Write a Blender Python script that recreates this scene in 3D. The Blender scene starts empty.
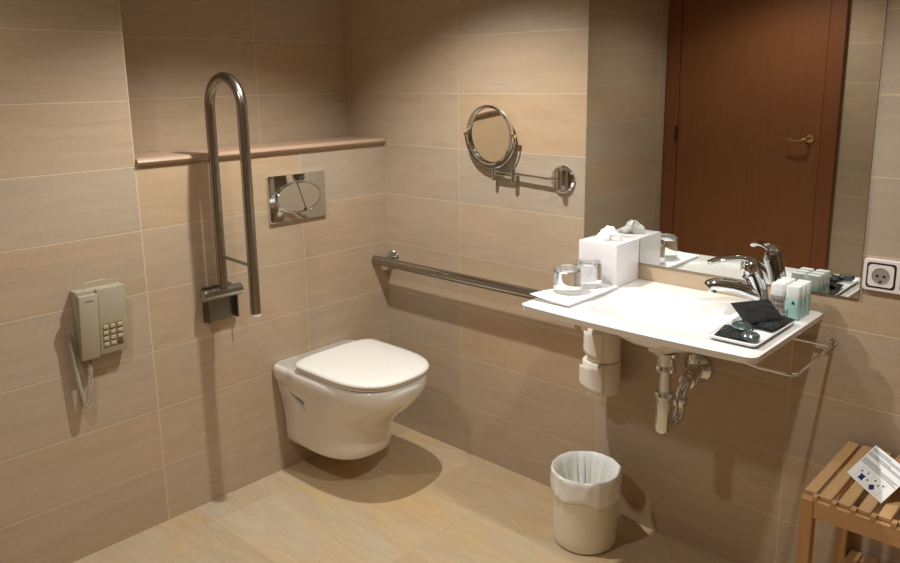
import bpy, bmesh, math, random
from mathutils import Vector, Matrix, noise
R = random.Random(7)
PI = math.pi
C = bpy.context.scene.collection
V = Vector

# ------------------------------------------------------------------ helpers
def srgb(r, g, b):
    f = lambda c: (c/255/12.92) if c/255 <= .04045 else ((c/255+.055)/1.055)**2.4
    return (f(r), f(g), f(b), 1)

def mat(name, col, rough=.5, metal=0, spec=.5, trans=0, ior=1.45, coat=0, sss=0, emis=None, alpha=1):
    m = bpy.data.materials.new(name); m.use_nodes = True
    p = m.node_tree.nodes['Principled BSDF']
    p.inputs['Base Color'].default_value = col
    p.inputs['Roughness'].default_value = rough
    p.inputs['Metallic'].default_value = metal
    p.inputs['Specular IOR Level'].default_value = spec
    p.inputs['Transmission Weight'].default_value = trans
    p.inputs['IOR'].default_value = ior
    p.inputs['Coat Weight'].default_value = coat
    p.inputs['Coat Roughness'].default_value = .05
    p.inputs['Alpha'].default_value = alpha
    if sss:
        p.inputs['Subsurface Weight'].default_value = sss
        p.inputs['Subsurface Radius'].default_value = (.02, .015, .01)
    return m

def add_noise(m, scale=(20, 20, 20), amount=.06, rough_amt=0, bump=0, detail=4):
    """gentle procedural colour / bump variation in object space"""
    nt = m.node_tree; p = nt.nodes['Principled BSDF']
    tc = nt.nodes.new('ShaderNodeTexCoord'); mp = nt.nodes.new('ShaderNodeMapping')
    mp.inputs['Scale'].default_value = scale
    n = nt.nodes.new('ShaderNodeTexNoise'); n.inputs['Detail'].default_value = detail
    nt.links.new(tc.outputs['Object'], mp.inputs['Vector']); nt.links.new(mp.outputs['Vector'], n.inputs['Vector'])
    mix = nt.nodes.new('ShaderNodeMix'); mix.data_type = 'RGBA'
    c = p.inputs['Base Color'].default_value[:]
    mix.inputs[6].default_value = tuple(max(0, x*(1-amount*2)) for x in c[:3])+(1,)
    mix.inputs[7].default_value = tuple(min(1, x*(1+amount)) for x in c[:3])+(1,)
    nt.links.new(n.outputs['Fac'], mix.inputs[0]); nt.links.new(mix.outputs[2], p.inputs['Base Color'])
    if bump:
        b = nt.nodes.new('ShaderNodeBump'); b.inputs['Strength'].default_value = bump; b.inputs['Distance'].default_value = .002
        nt.links.new(n.outputs['Fac'], b.inputs['Height']); nt.links.new(b.outputs['Normal'], p.inputs['Normal'])
    return m

M = {}
M['chrome'] = mat('chrome', (.70, .73, .76, 1), .06, 1)
M['steel'] = add_noise(mat('brushed_steel', srgb(164, 160, 150), .27, 1), (60, 60, 400), .08)
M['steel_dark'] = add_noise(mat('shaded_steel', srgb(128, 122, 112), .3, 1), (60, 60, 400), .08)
M['ceramic'] = mat('white_ceramic', srgb(240, 238, 234), .12, 0, .5, coat=.4)
M['ceramic_toilet'] = mat('toilet_ceramic', srgb(232, 227, 218), .12, 0, .5, coat=.4)
M['lid'] = mat('lid_plastic', srgb(240, 237, 230), .16, 0, .5)
M['mirror'] = mat('mirror_glass', (.72, .73, .70, 1), .0, 1)
M['mirror_small'] = mat('magnifying_glass_mirror', (.8, .78, .72, 1), .02, 1)
M['phone'] = add_noise(mat('phone_plastic', srgb(170, 162, 138), .45), (8, 8, 8), .03)
M['phone_dark'] = mat('phone_gap', srgb(60, 50, 38), .7)
M['key'] = mat('phone_key', srgb(192, 184, 152), .4)
M['key_red'] = mat('phone_dark_key', srgb(105, 75, 60), .5)
M['keypad'] = mat('keypad_panel', srgb(134, 124, 96), .6)
M['ink'] = mat('ink', srgb(50, 46, 40), .6)
M['ink_grey'] = mat('ink_grey', srgb(150, 150, 155), .6)
M['ink_blue'] = mat('ink_blue', srgb(40, 45, 95), .5)
M['paper'] = mat('white_paper', srgb(236, 236, 234), .7)
M['tissue'] = mat('tissue_paper', srgb(240, 240, 236), .9)
M['box'] = mat('white_acrylic', srgb(236, 232, 234), .15)
M['linen'] = add_noise(mat('white_cloth', srgb(245, 243, 243), .85), (400, 400, 400), .02, bump=.15)
M['rollpaper'] = add_noise(mat('toilet_paper', srgb(238, 230, 216), .9), (60, 60, 300), .03)
M['card'] = mat('card_tube', srgb(120, 100, 80), .9)
M['glass'] = mat('clear_glass', (.98, .99, .98, 1), .01, trans=1, ior=1.22, coat=.5)
M['white_plastic'] = mat('white_plastic', srgb(232, 226, 222), .3)
M['dark_plastic'] = mat('dark_plastic', srgb(40, 36, 34), .4)
M['grey_plastic'] = mat('socket_recess', srgb(150, 142, 134), .4)
M['foil'] = add_noise(mat('black_sachet', srgb(24, 25, 26), .48, spec=.35), (40, 40, 40), .3, bump=.5)
M['soap_wrap'] = add_noise(mat('grey_wrapped_soap', srgb(70, 82, 82), .15, coat=.6), (60, 60, 60), .3, bump=.6)
M['cap'] = mat('frosted_cap', srgb(236, 240, 238), .45, trans=.1)
M['turq'] = mat('turquoise_liquid', srgb(190, 228, 222), .2, trans=.35)
M['clear_liquid'] = mat('pale_liquid', srgb(222, 212, 205), .12, trans=.7)
M['bin'] = mat('cream_plastic', srgb(236, 232, 214), .4, sss=.5)
M['liner'] = mat('bin_bag_plastic', srgb(250, 250, 244), .3, sss=.7)
M['dish'] = mat('white_dish', srgb(240, 240, 240), .15)
M['pink_stone'] = add_noise(mat('pink_marble', srgb(188, 158, 132), .35), (60, 60, 60), .22, detail=8)
M['ceiling'] = mat('ceiling_paint', srgb(226, 222, 214), .9)
M['brass'] = mat('warm_metal', srgb(225, 200, 160), .15, 1)
M['gap'] = mat('shadow_gap', srgb(40, 22, 12), .8)

def wood(name, c1, c2, scale, rough, wave=6):
    m = mat(name, c1, rough); nt = m.node_tree; p = nt.nodes['Principled BSDF']
    tc = nt.nodes.new('ShaderNodeTexCoord'); mp = nt.nodes.new('ShaderNodeMapping'); mp.inputs['Scale'].default_value = scale
    n = nt.nodes.new('ShaderNodeTexNoise'); n.inputs['Scale'].default_value = wave; n.inputs['Detail'].default_value = 6
    n.inputs['Distortion'].default_value = .6
    cr = nt.nodes.new('ShaderNodeMix'); cr.data_type = 'RGBA'; cr.inputs[6].default_value = c1; cr.inputs[7].default_value = c2
    nt.links.new(tc.outputs['Object'], mp.inputs['Vector']); nt.links.new(mp.outputs['Vector'], n.inputs['Vector'])
    nt.links.new(n.outputs['Fac'], cr.inputs[0]); nt.links.new(cr.outputs[2], p.inputs['Base Color'])
    return m
M['beech'] = wood('beech_wood', srgb(206, 168, 122), srgb(184, 144, 98), (18, 1.5, 18), .45)
M['beech_x'] = wood('beech_wood_rail', srgb(196, 154, 108), srgb(176, 132, 88), (1.5, 18, 18), .45)
M['beech_z'] = wood('beech_wood_leg', srgb(190, 146, 100), srgb(168, 122, 80), (18, 18, 1.5), .45)
M['door'] = wood('mahogany_veneer', srgb(140, 90, 54), srgb(118, 72, 40), (14, 14, .8), .4)
M['door_frame'] = wood('mahogany_casing', srgb(138, 84, 52), srgb(118, 68, 42), (20, 20, .8), .4)

def tile_mat(name, base, base2, grout, rough=.3, tw=.615, th=.2, gw=.0015, veins=.5, blotch=.9):
    """sandstone tiles: UV in metres gives the joints, colour attribute 'tint' the tile-to-tile difference"""
    m = bpy.data.materials.new(name); m.use_nodes = True; nt = m.node_tree; L = nt.links.new; N = nt.nodes.new
    p = nt.nodes['Principled BSDF']
    uv = N('ShaderNodeUVMap'); uv.uv_map = 'UVMap'
    at = N('ShaderNodeAttribute'); at.attribute_name = 'tint'
    sep = N('ShaderNodeSeparateXYZ'); L(uv.outputs['UV'], sep.inputs[0])
    def math_(op, a, b=None, c=None):
        n = N('ShaderNodeMath'); n.operation = op
        for i, v in enumerate((a, b, c)):
            if v is None: continue
            if isinstance(v, (int, float)): n.inputs[i].default_value = v
            else: L(v, n.inputs[i])
        return n.outputs[0]
    def joint(s, w):
        f = math_('FRACT', math_('DIVIDE', s, w)); d = math_('MINIMUM', f, math_('SUBTRACT', 1.0, f))
        return math_('MULTIPLY', d, w)
    d = math_('MINIMUM', joint(sep.outputs[0], tw), joint(sep.outputs[1], th))
    mr = N('ShaderNodeMapRange'); mr.inputs[1].default_value = gw*.6; mr.inputs[2].default_value = gw*1.3
    mr.inputs[3].default_value = 1; mr.inputs[4].default_value = 0; L(d, mr.inputs[0])
    # vein coordinates, shifted per tile by the alpha-ish blue channel of the tint
    sc = N('ShaderNodeSeparateColor'); L(at.outputs['Color'], sc.inputs[0])
    off = N('ShaderNodeCombineXYZ'); L(math_('MULTIPLY', sc.outputs[2], 37.0), off.inputs[2]); 
    add = N('ShaderNodeVectorMath'); add.operation = 'ADD'; L(uv.outputs['UV'], add.inputs[0]); L(off.outputs[0], add.inputs[1])
    mp = N('ShaderNodeMapping'); mp.inputs['Rotation'].default_value = (0, 0, .09); mp.inputs['Scale'].default_value = (4.5, 26, 1); L(add.outputs[0], mp.inputs[0])
    n1 = N('ShaderNodeTexNoise'); n1.inputs['Scale'].default_value = 1.0; n1.inputs['Detail'].default_value = 7; n1.inputs['Roughness'].default_value = .62; n1.inputs['Distortion'].default_value = 1.1; L(mp.outputs[0], n1.inputs[0])
    mp2 = N('ShaderNodeMapping'); mp2.inputs['Scale'].default_value = (4, 6, 1); L(add.outputs[0], mp2.inputs[0])
    n2 = N('ShaderNodeTexNoise'); n2.inputs['Scale'].default_value = 1.0; n2.inputs['Detail'].default_value = 3; L(mp2.outputs[0], n2.inputs[0])
    n3 = N('ShaderNodeTexNoise'); n3.inputs['Scale'].default_value = 160; n3.inputs['Detail'].default_value = 2; L(add.outputs[0], n3.inputs[0])
    # warm <-> pale mix: red channel of tint plus noise
    f = math_('ADD', sc.outputs[0], math_('MULTIPLY', math_('SUBTRACT', n2.outputs['Fac'], .5), blotch))
    mix = N('ShaderNodeMix'); mix.data_type = 'RGBA'; mix.inputs[6].default_value = base; mix.inputs[7].default_value = base2; L(f, mix.inputs[0]); mix.clamp_factor = True
    # value: green channel and veins and grain
    val = math_('ADD', math_('ADD', .55, math_('MULTIPLY', sc.outputs[1], .5)),
                math_('ADD', math_('MULTIPLY', math_('SUBTRACT', n1.outputs['Fac'], .5), veins),
                      math_('MULTIPLY', math_('SUBTRACT', n3.outputs['Fac'], .5), .16)))
    mul = N('ShaderNodeVectorMath'); mul.operation = 'SCALE'; L(mix.outputs[2], mul.inputs[0]); L(val, mul.inputs['Scale'])
    mg = N('ShaderNodeMix'); mg.data_type = 'RGBA'; mg.inputs[7].default_value = grout; L(mr.outputs[0], mg.inputs[0]); L(mul.outputs[0], mg.inputs[6])
    L(mg.outputs[2], p.inputs['Base Color'])
    rr = math_('ADD', rough, math_('MULTIPLY', mr.outputs[0], .4)); L(rr, p.inputs['Roughness'])
    b = N('ShaderNodeBump'); b.inputs['Strength'].default_value = .35; b.inputs['Distance'].default_value = .0015; b.invert = True
    L(mr.outputs[0], b.inputs['Height']); L(b.outputs['Normal'], p.inputs['Normal'])
    p.inputs['Specular IOR Level'].default_value = .35
    return m
M['tile'] = tile_mat('sandstone_wall_tile', srgb(178, 164, 145), srgb(187, 160, 129), srgb(204, 186, 158), rough=.36, veins=.36)
M['floor'] = tile_mat('sandstone_floor_tile', srgb(194, 178, 152), srgb(200, 170, 126), srgb(184, 163, 132), rough=.34, tw=.62, th=.31, gw=.0010, veins=.45, blotch=2.0)

def tag(o, label, cat, group=None):
    o['label'] = label; o['category'] = cat
    if group: o['group'] = group
    return o
def world_loc(o):
    l = V(o.location)
    while o.parent: o = o.parent; l += V(o.location)
    return l
def thing(name, label, cat, loc, group=None):
    o = bpy.data.objects.new(name, None); C.objects.link(o); o.location = loc; o.empty_display_size = .05
    return tag(o, label, cat, group)
def obj(name, bm, m, parent=None, smooth=True, loc=None, angle=None):
    """link a bmesh (drawn in world coordinates) as ONE mesh object, origin at loc or its parent's"""
    base = world_loc(parent) if parent else V(loc or (0, 0, 0))
    bmesh.ops.recalc_face_normals(bm, faces=bm.faces[:])
    bm.transform(Matrix.Translation(-base))
    me = bpy.data.meshes.new(name); bm.to_mesh(me); bm.free()
    for x in (m if isinstance(m, (list, tuple)) else [m]): me.materials.append(x)
    if smooth:
        for p in me.polygons: p.use_smooth = True
        me.set_sharp_from_angle(angle=math.radians(angle or 35))
    o = bpy.data.objects.new(name, me); C.objects.link(o)
    if parent: o.parent = parent
    else: o.location = base
    return o
def copy_tree(o, parent=None):
    c = o.copy(); C.objects.link(c); c.parent = parent
    for ch in list(o.children): copy_tree(ch, c)
    return c
def nb(): return bmesh.new()

def box(bm, x0, x1, y0, y1, z0, z1, bev=0, seg=2, mat4=None, mi=0):
    r = bmesh.ops.create_cube(bm, size=1)
    vs = r['verts']
    for v in vs:
        v.co = V(((x0+x1)/2+v.co.x*(x1-x0), (y0+y1)/2+v.co.y*(y1-y0), (z0+z1)/2+v.co.z*(z1-z0)))
    fs = {f for v in vs for f in v.link_faces}
    for f in fs: f.material_index = mi
    if bev:
        es = list({e for v in vs for e in v.link_edges})
        rb = bmesh.ops.bevel(bm, geom=es, offset=bev, segments=seg, profile=.5, affect='EDGES')
        vs = list({v for f in rb['faces'] for v in f.verts} | {v for v in vs if v.is_valid})
        for f in {f for v in vs for f in v.link_faces}: f.material_index = mi
    if mat4: 
        for v in vs: v.co = mat4 @ v.co
    return vs

def frames(pts):
    """parallel-transport frames along a polyline"""
    T = []
    for i in range(len(pts)):
        a = pts[max(0, i-1)]; b = pts[min(len(pts)-1, i+1)]
        T.append((b-a).normalized())
    n = T[0].orthogonal().normalized(); out = []
    for i, t in enumerate(T):
        if i:
            ax = T[i-1].cross(t)
            if ax.length > 1e-9:
                n = Matrix.Rotation(T[i-1].angle(t), 3, ax.normalized()) @ n
        n = (n - t*n.dot(t)).normalized()
        out.append((t, n, t.cross(n)))
    return out
def tube(bm, pts, r, seg=16, cap=True, flat=None, up=None, mi=0):
    """sweep a circle (or ellipse flat=(a,b)) along pts; r number or list"""
    pts = [V(p) for p in pts]; fr = frames(pts); rings = []
    for i, (p, (t, n, b)) in enumerate(zip(pts, fr)):
        if up is not None:
            n = (V(up)-t*V(up).dot(t)).normalized(); b = t.cross(n)
        rr = r[i] if isinstance(r, (list, tuple)) else r
        if isinstance(rr, (list, tuple)): ra, rb = rr
        else: ra = rb = rr
        rings.append([bm.verts.new(p+n*(ra*math.cos(2*PI*k/seg))+b*(rb*math.sin(2*PI*k/seg))) for k in range(seg)])
    for a, b in zip(rings, rings[1:]):
        for k in range(seg):
            f = bm.faces.new((a[k], a[(k+1) % seg], b[(k+1) % seg], b[k])); f.material_index = mi
    if cap:
        f = bm.faces.new(rings[0][::-1]); f.material_index = mi
        f = bm.faces.new(rings[-1]); f.material_index = mi
    return rings
def lathe(bm, prof, c=(0, 0, 0), axis=(0, 0, 1), seg=32, mi=0, closed=False):
    """revolve (radius, height) profile about axis through c"""
    c = V(c); ax = V(axis).normalized(); n = ax.orthogonal().normalized(); b = ax.cross(n); rings = []
    for (r, h) in prof:
        if r < 1e-6: rings.append([bm.verts.new(c+ax*h)])
        else: rings.append([bm.verts.new(c+ax*h+n*(r*math.cos(2*PI*k/seg))+b*(r*math.sin(2*PI*k/seg))) for k in range(seg)])
    prs = list(zip(rings, rings[1:]))
    if closed: prs.append((rings[-1], rings[0]))
    for a, b2 in prs:
        for k in range(seg):
            k2 = (k+1) % seg
            if len(a) == 1 and len(b2) == 1: continue
            if len(a) == 1: f = bm.faces.new((a[0], b2[k], b2[k2]))
            elif len(b2) == 1: f = bm.faces.new((a[k], b2[0], a[k2]))
            else: f = bm.faces.new((a[k], a[k2], b2[k2], b2[k]))
            f.material_index = mi
    return rings
def arc(c, r, a0, a1, n, u, v):
    c = V(c); u = V(u); v = V(v)
    return [c+u*(r*math.cos(a0+(a1-a0)*i/n))+v*(r*math.sin(a0+(a1-a0)*i/n)) for i in range(n+1)]
def smooth_path(pts, n=8):
    pts = [V(p) for p in pts]; out = []
    P = [pts[0]*2-pts[1]]+pts+[pts[-1]*2-pts[-2]]
    for i in range(1, len(P)-2):
        for k in range(n):
            t = k/n; a, b, c, d = P[i-1:i+3]
            out.append(.5*((2*b)+(c-a)*t+(2*a-5*b+4*c-d)*t*t+(3*b-a-3*c+d)*t**3))
    out.append(pts[-1]); return out
def loft(bm, rings, cap0=True, cap1=True, mi=0):
    vr = [[bm.verts.new(p) for p in r] for r in rings]; n = len(vr[0])
    for a, b in zip(vr, vr[1:]):
        for k in range(n):
            f = bm.faces.new((a[k], a[(k+1) % n], b[(k+1) % n], b[k])); f.material_index = mi
    if cap0: bm.faces.new(vr[0][::-1]).material_index = mi
    if cap1: bm.faces.new(vr[-1]).material_index = mi
    return vr

# ------------------------------------------------------------------ room shell
def struct(o): o['kind'] = 'structure'; return o
def tiled(name, panels, m=None, tw=.615, th=.2, lo=.86, over=None, seed=1):
    """panels: (origin, udir, vdir, u0, u1, v0, v1, ushift): a rectangle split along the joints, one face per tile"""
    bm = nb(); uvl = bm.loops.layers.uv.new('UVMap'); col = bm.loops.layers.float_color.new('tint')
    rnd = random.Random(seed); cache = {}
    for pi, (o, ud, vd, u0, u1, v0, v1, sh, *us_) in enumerate(panels):
        us_ = us_[0] if us_ else 1
        o = V(o); ud = V(ud); vd = V(vd)
        def cuts(a, b, w, s):
            k = math.ceil((a-s)/w-1e-6); out = [a]
            while s+k*w < b-1e-6:
                if s+k*w > a+1e-6: out.append(s+k*w)
                k += 1
            return out+[b]
        us = cuts(u0, u1, tw/us_, sh); vs = cuts(v0, v1, th, 0)
        for a, b in zip(us, us[1:]):
            for c, d in zip(vs, vs[1:]):
                key = (round(((a+b)/2-sh)//(tw/us_)), round(((c+d)/2)//th))
                if key not in cache:
                    t = (rnd.uniform(.2, .65), rnd.uniform(lo, .98), rnd.random())
                    cache[key] = t
                t = cache[key]
                if over and (pi,)+key in over: t = over[(pi,)+key]+(t[2],)
                vv = [bm.verts.new(o+ud*x+vd*y) for x, y in ((a, c), (b, c), (b, d), (a, d))]
                f = bm.faces.new(vv)
                for l, (x, y) in zip(f.loops, ((a, c), (b, c), (b, d), (a, d))):
                    l[uvl].uv = ((x-sh)*us_, y); l[col] = (t[0], t[1], t[2], 1)
    bmesh.ops.remove_doubles(bm, verts=bm.verts[:], dist=1e-5)
    me = bpy.data.meshes.new(name); bm.to_mesh(me); bm.free(); me.materials.append(m or M['tile'])
    o = bpy.data.objects.new(name, me); C.objects.link(o)
    return struct(o)

H = 2.18; YB = -2.38; XR = 3.1; ND = .223; SH = 1.2; NY = -1.03
X, Y, Z = (1, 0, 0), (0, 1, 0), (0, 0, 1)
# wall_left: lower front (flush with the full-height part), recess above the ledge.  panel 0 front, 1 recess back, 2 recess cheek
over_l = {(0, 0, 5): (.85, .93), (0, 1, 5): (.15, .86), (0, -1, 5): (.35, .88), (0, -1, 4): (.45, .84), (0, 0, 4): (.5, .92), (0, 1, 4): (.6, .88),
          (0, -1, 7): (.7, .95), (0, -1, 6): (.3, .92), (0, 0, 3): (.65, .95), (0, 0, 2): (.6, .93), (0, 1, 2): (.5, .9), (0, -1, 3): (.55, .9)}
tiled('wall_left', [((0, 0, 0), Y, Z, NY, 0, 0, SH, NY), ((0, 0, 0), Y, Z, YB, NY, 0, H, NY, .5),
                    ((-ND, 0, 0), Y, Z, NY, 0, SH, H, -.43), ((0, NY, 0), (-1, 0, 0), Z, 0, ND, SH, H, 0),
                    ((0, 0, SH), (-1, 0, 0), (0, -1, 0), 0, ND, 0, 1.03, 0)], over=over_l, seed=5)
over_b = {(0, 0, 6): (.95, .95), (0, 0, 5): (.0, .90), (0, 0, 7): (.55, 1.0), (0, -1, 7): (.5, .98), (0, -1, 6): (.45, .9), (0, -1, 5): (.35, .86),
          (0, 0, 4): (.5, .97), (0, -1, 4): (.45, .93), (0, 0, 3): (.7, .92), (0, -1, 2): (.3, .86), (0, 0, 2): (.85, .93), (0, 0, 1): (.45, .94),
          (0, 2, 3): (.45, .80), (0, 2, 4): (.75, .82), (0, 2, 5): (.1, .84), (0, 2, 6): (.05, .86), (0, 2, 7): (.2, .9), (0, 2, 2): (.2, .84)}
tiled('wall_back', [((0, 0, 0), X, Z, -ND, XR, 0, H, .4085)], over=over_b, seed=12)
tiled('wall_front', [((0, YB, 0), X, Z, 0, .0, 0, H, 0.0)] if False else
      [((0, YB, 0), X, Z, 1.0, XR, 0, H, .4), ((0, YB, 0), X, Z, 0, 1.0, 2.12, H, .4)], seed=3)
tiled('wall_right', [((XR, 0, 0), Y, Z, YB, 0, 0, H, 0)], seed=4)
tiled('floor', [((0, 0, 0), X, Y, 0, XR, YB, 0, .12)], m=M['floor'], tw=.62, th=.31, lo=.70, seed=21)
bm = nb(); box(bm, -ND, XR, YB, 0, H, H+.05); struct(obj('ceiling', bm, M['ceiling'], smooth=False))

# door on the wall behind the camera (seen in the mirror)
door = bpy.data.objects.new('door_1', None); C.objects.link(door); door.location = (.51, YB, 0); struct(door)
bm = nb(); box(bm, .092, .921, YB+.012, YB+.03, .006, 2.03); obj('door_leaf', bm, M['door'], door, smooth=False)
bm = nb()
box(bm, .004, .088, YB+.001, YB+.04, 0, 2.12, .003); box(bm, .925, 1.006, YB+.001, YB+.04, 0, 2.12, .003); box(bm, .088, .925, YB+.001, YB+.0395, 2.034, 2.12, .003)
obj('door_frame', bm, M['door_frame'], door, smooth=False)
bm = nb(); box(bm, .086, .928, YB+.001, YB+.011, .0, 2.035); obj('door_gap', bm, M['gap'], door, smooth=False)
bm = nb()
lathe(bm, [(0, .012), (.02, .012), (.024, .008), (.024, 0)], (.868, YB+.03, 1.105), Y, 24)
tube(bm, smooth_path([(.868, YB+.035, 1.105), (.866, YB+.075, 1.105), (.85, YB+.085, 1.103), (.81, YB+.085, 1.095), (.765, YB+.083, 1.103)], 6), [.0065]*18+[.0055]*7, 12)
obj('door_handle', bm, M['brass'], door)
for z in (1.105, .28):
    bm = nb(); tube(bm, [(.09, YB+.044, z-.045), (.09, YB+.044, z+.045)], .007, 10); obj('hinge', bm, M['dark_plastic'], door)

# ------------------------------------------------------------------ ledge
bm = nb()
prof = [(-ND+.001, SH+.001), (.006, SH+.001), (.013, SH+.006), (.0155, SH+.012), (.013, SH+.018), (.006, SH+.023), (-ND+.001, SH+.023)]
rings = [[V((x, y, z)) for x, z in prof] for y in (NY+.003, -.003)]
loft(bm, rings)
tag(obj('stone_ledge', bm, M['pink_stone'], smooth=True, loc=(-.1, -.5, SH)), 'pinkish marble ledge with rounded edge running along the recess above the toilet', 'shelf')

# ------------------------------------------------------------------ toilet
TY = -.403
def dshape(L, w, z, x0=0.0, n=2.4, back=.02, N=56, cy=TY):
    """D outline: straight back at x0, sides, rounded superellipse nose"""
    pts = []; xs = L*.42
    nose = [(xs+(L-xs)*max(0, math.sin(a))**(2/n) , w*(1 if math.cos(a) >= 0 else -1)*abs(math.cos(a))**(2/n)) for a in [PI*i/32 for i in range(33)]]
    # from +y side to -y side
    side = [(0, w-back), (back*.3, w-back*.3), (back, w)]
    out = [(x, y) for x, y in side]+[(xs*.55, w)]+nose+[(xs*.55, -w)]+[(x, -y) for x, y in side[::-1]]
    return [V((x0+x, cy+y, z)) for x, y in out]
toilet = thing('wall_hung_toilet', 'white wall-hung toilet with closed lid below the chrome flush plate', 'toilet', (0.02, TY, .1))
bm = nb()
secs = [(.116, .315, .125, .012), (.119, .340, .140, .012), (.129, .355, .146, .012), (.16, .360, .148, .012), (.20, .366, .149, .012), (.24, .381, .152, .012), (.275, .416, .157, .012),
        (.31, .462, .165, .012), (.34, .497, .173, .014), (.365, .518, .179, .016), (.378, .527, .187, .018), (.395, .534, .192, .02), (.418, .539, .193, .02), (.429, .535, .190, .022), (.434, .525, .183, .024)]
loft(bm, [dshape(L, w, z, .003, 2.55, bk) for z, L, w, bk in secs])
bowl = obj('bowl', bm, M['ceramic_toilet'], toilet, angle=60)
# side recess for the fixing, cut and baked
cut = nb(); vs = [cut.verts.new(p) for p in [(.07, -.62, .345), (.16, -.62, .325), (.155, -.62, .275), (.07, -.505, .345), (.16, -.505, .325), (.155, -.505, .275)]]
for f in ((0, 1, 2), (5, 4, 3), (0, 3, 4, 1), (1, 4, 5, 2), (2, 5, 3, 0)): cut.faces.new([vs[i] for i in f])
co = obj('cutter', cut, M['ceramic_toilet'], smooth=False)
md = bowl.modifiers.new('b', 'BOOLEAN'); md.object = co; md.operation = 'DIFFERENCE'; md.solver = 'EXACT'
bpy.context.view_layer.update()
dg = bpy.context.evaluated_depsgraph_get(); me2 = bpy.data.meshes.new_from_object(bowl.evaluated_get(dg))
bowl.modifiers.clear(); bowl.data = me2; bpy.data.objects.remove(co)
for p in bowl.data.polygons: p.use_smooth = True
bowl.data.set_sharp_from_angle(angle=math.radians(50))
bm = nb()
def lidring(L, w, z, x0=.125): return dshape(L-.017, w, z, x0, 2.7, .03)
loft(bm, [lidring(.410, .172, .4355), lidring(.422, .180, .438), lidring(.425, .182, .443), lidring(.423, .180, .4465)])
obj('seat', bm, M['lid'], toilet)
bm = nb()
loft(bm, [lidring(.423, .180, .4485), lidring(.431, .186, .451), lidring(.434, .189, .456), lidring(.432, .187, .462), lidring(.424, .181, .4665), lidring(.395, .162, .4695), lidring(.31, .11, .4715), lidring(.16, .05, .472)])
lid_o = obj('lid', bm, M['lid'], toilet, angle=60)
for s in (-1, 1):
    bm = nb(); tube(bm, [(.112, TY+s*.075-.022, .446), (.112, TY+s*.075+.022, .446)], .0105, 14); obj('hinge', bm, M['lid'], lid_o)

# ------------------------------------------------------------------ flush plate
fp = thing('flush_plate', 'square chrome flush plate with oval button on the wall above the toilet', 'flush plate', (0, -.43, 1.035))
bm = nb(); box(bm, .0008, .012, -.564, -.314, .952, 1.122, .003, 2); obj('plate', bm, M['chrome'], fp)
def half_oval(side):
    pts = []; n = 20; cy, cz, a, b = -.438, 1.037, .095, .053; split = lambda z: cy+.012-.35*(z-cz)**1
    for i in range(n+1):
        t = -PI/2+PI*i/n
        pts.append((cy+side*a*math.cos(t), cz+b*math.sin(t)))
    inner = [(split(cz+b*(1-2*i/8)*.97)+side*.0012, cz+b*(1-2*i/8)*.97) for i in range(9)]
    pts[0] = inner[-1]; pts[-1] = inner[0]
    return pts+inner[1:-1]
for s in (-1, 1):
    ps = half_oval(s); cyv = sum(p[0] for p in ps)/len(ps); czv = sum(p[1] for p in ps)/len(ps)
    bm = nb()
    sc_ = lambda k: [(cyv+(y-cyv)*k, czv+(z-czv)*k) for y, z in ps]
    loft(bm, [[V((x, y, z)) for y, z in sc_(k)] for x, k in ((.011, 1), (.016, 1), (.0175, .975))])
    obj('button', bm, M['chrome'], fp)
bm = nb(); tube(bm, [V((.0125, -.438+.099*math.cos(t), 1.037+.057*math.sin(t))) for t in [2*PI*i/48 for i in range(49)]], .0022, 8, cap=False); obj('button_ring', bm, M['chrome'], fp)

# ------------------------------------------------------------------ folding grab rail
gy = -.793
gr = thing('folding_grab_rail', 'steel U-shaped grab rail folded upright against the tiled wall beside the toilet', 'grab rail', (0, gy, .76))
pr = .0165
bm = nb()
path = [V((.052, gy, .775)), V((.052, gy, 1.0)), V((.053, gy, 1.2))]+arc((.147, gy, 1.372), .094, PI, 0, 20, X, Z)+[V((.241, gy, 1.2)), V((.241, gy, 1.0)), V((.241, gy, .722))]
tube(bm, path, pr, 20, cap=True); obj('rail', bm, M['steel'], gr)
bm = nb(); tube(bm, [(.241, gy, .722), (.241, gy, .714), (.241, gy, .712)], [.0168, .0168, .014], 20); obj('end_cap', bm, M['white_plastic'], gr)
bm = nb(); tube(bm, [(.055, gy, .884), (.235, gy, .878)], .0055, 12); obj('strut', bm, M['steel'], gr)
bm = nb(); tube(bm, [(.045, -.866, .757), (.045, -.864, .757), (.045, -.724, .757), (.045, -.722, .757)], [.017, .0205, .0205, .017], 24); 
obj('hinge_barrel', bm, M['steel'], gr)
bm = nb(); box(bm, .0008, .010, -.846, -.735, .652, .775, .002, 1)
box(bm, .008, .045, -.846, -.841, .658, .745); box(bm, .008, .045, -.740, -.735, .658, .745); box(bm, .020, .024, -.842, -.739, .660, .745, .001, 1)
obj('wall_bracket', bm, M['steel_dark'], gr, smooth=False)

# ------------------------------------------------------------------ telephone
ph = thing('wall_telephone', 'beige push-button telephone with coiled cord hanging on the left wall', 'telephone', (0, -1.19, .64))
def wedge(co): co.x += (co.z-.75)*.11*co.x/.05
def shear_box(name, y0, y1, z0, z1, x0, x1, m, bev=.004):
    bm = nb(); box(bm, x0, x1, y0, y1, z0, z1, bev, 2)
    for v in bm.verts: wedge(v.co)
    return obj(name, bm, m, ph)
shear_box('base', -1.266, -1.124, .646, .856, .001, .036, M['phone'])
shear_box('face', -1.210, -1.125, .646, .857, .034, .046, M['phone'])
shear_box('handset', -1.268, -1.212, .643, .847, .041, .057, M['phone'], .005)
shear_box('handset_gap', -1.264, -1.211, .650, .844, .034, .043, M['phone_dark'], .001)
bm = nb(); box(bm, .0455, .0462, -1.199, -1.138, .667, .743); [wedge(v.co) for v in bm.verts]; kp = obj('keypad_panel', bm, M['keypad'], ph, smooth=False)
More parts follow.
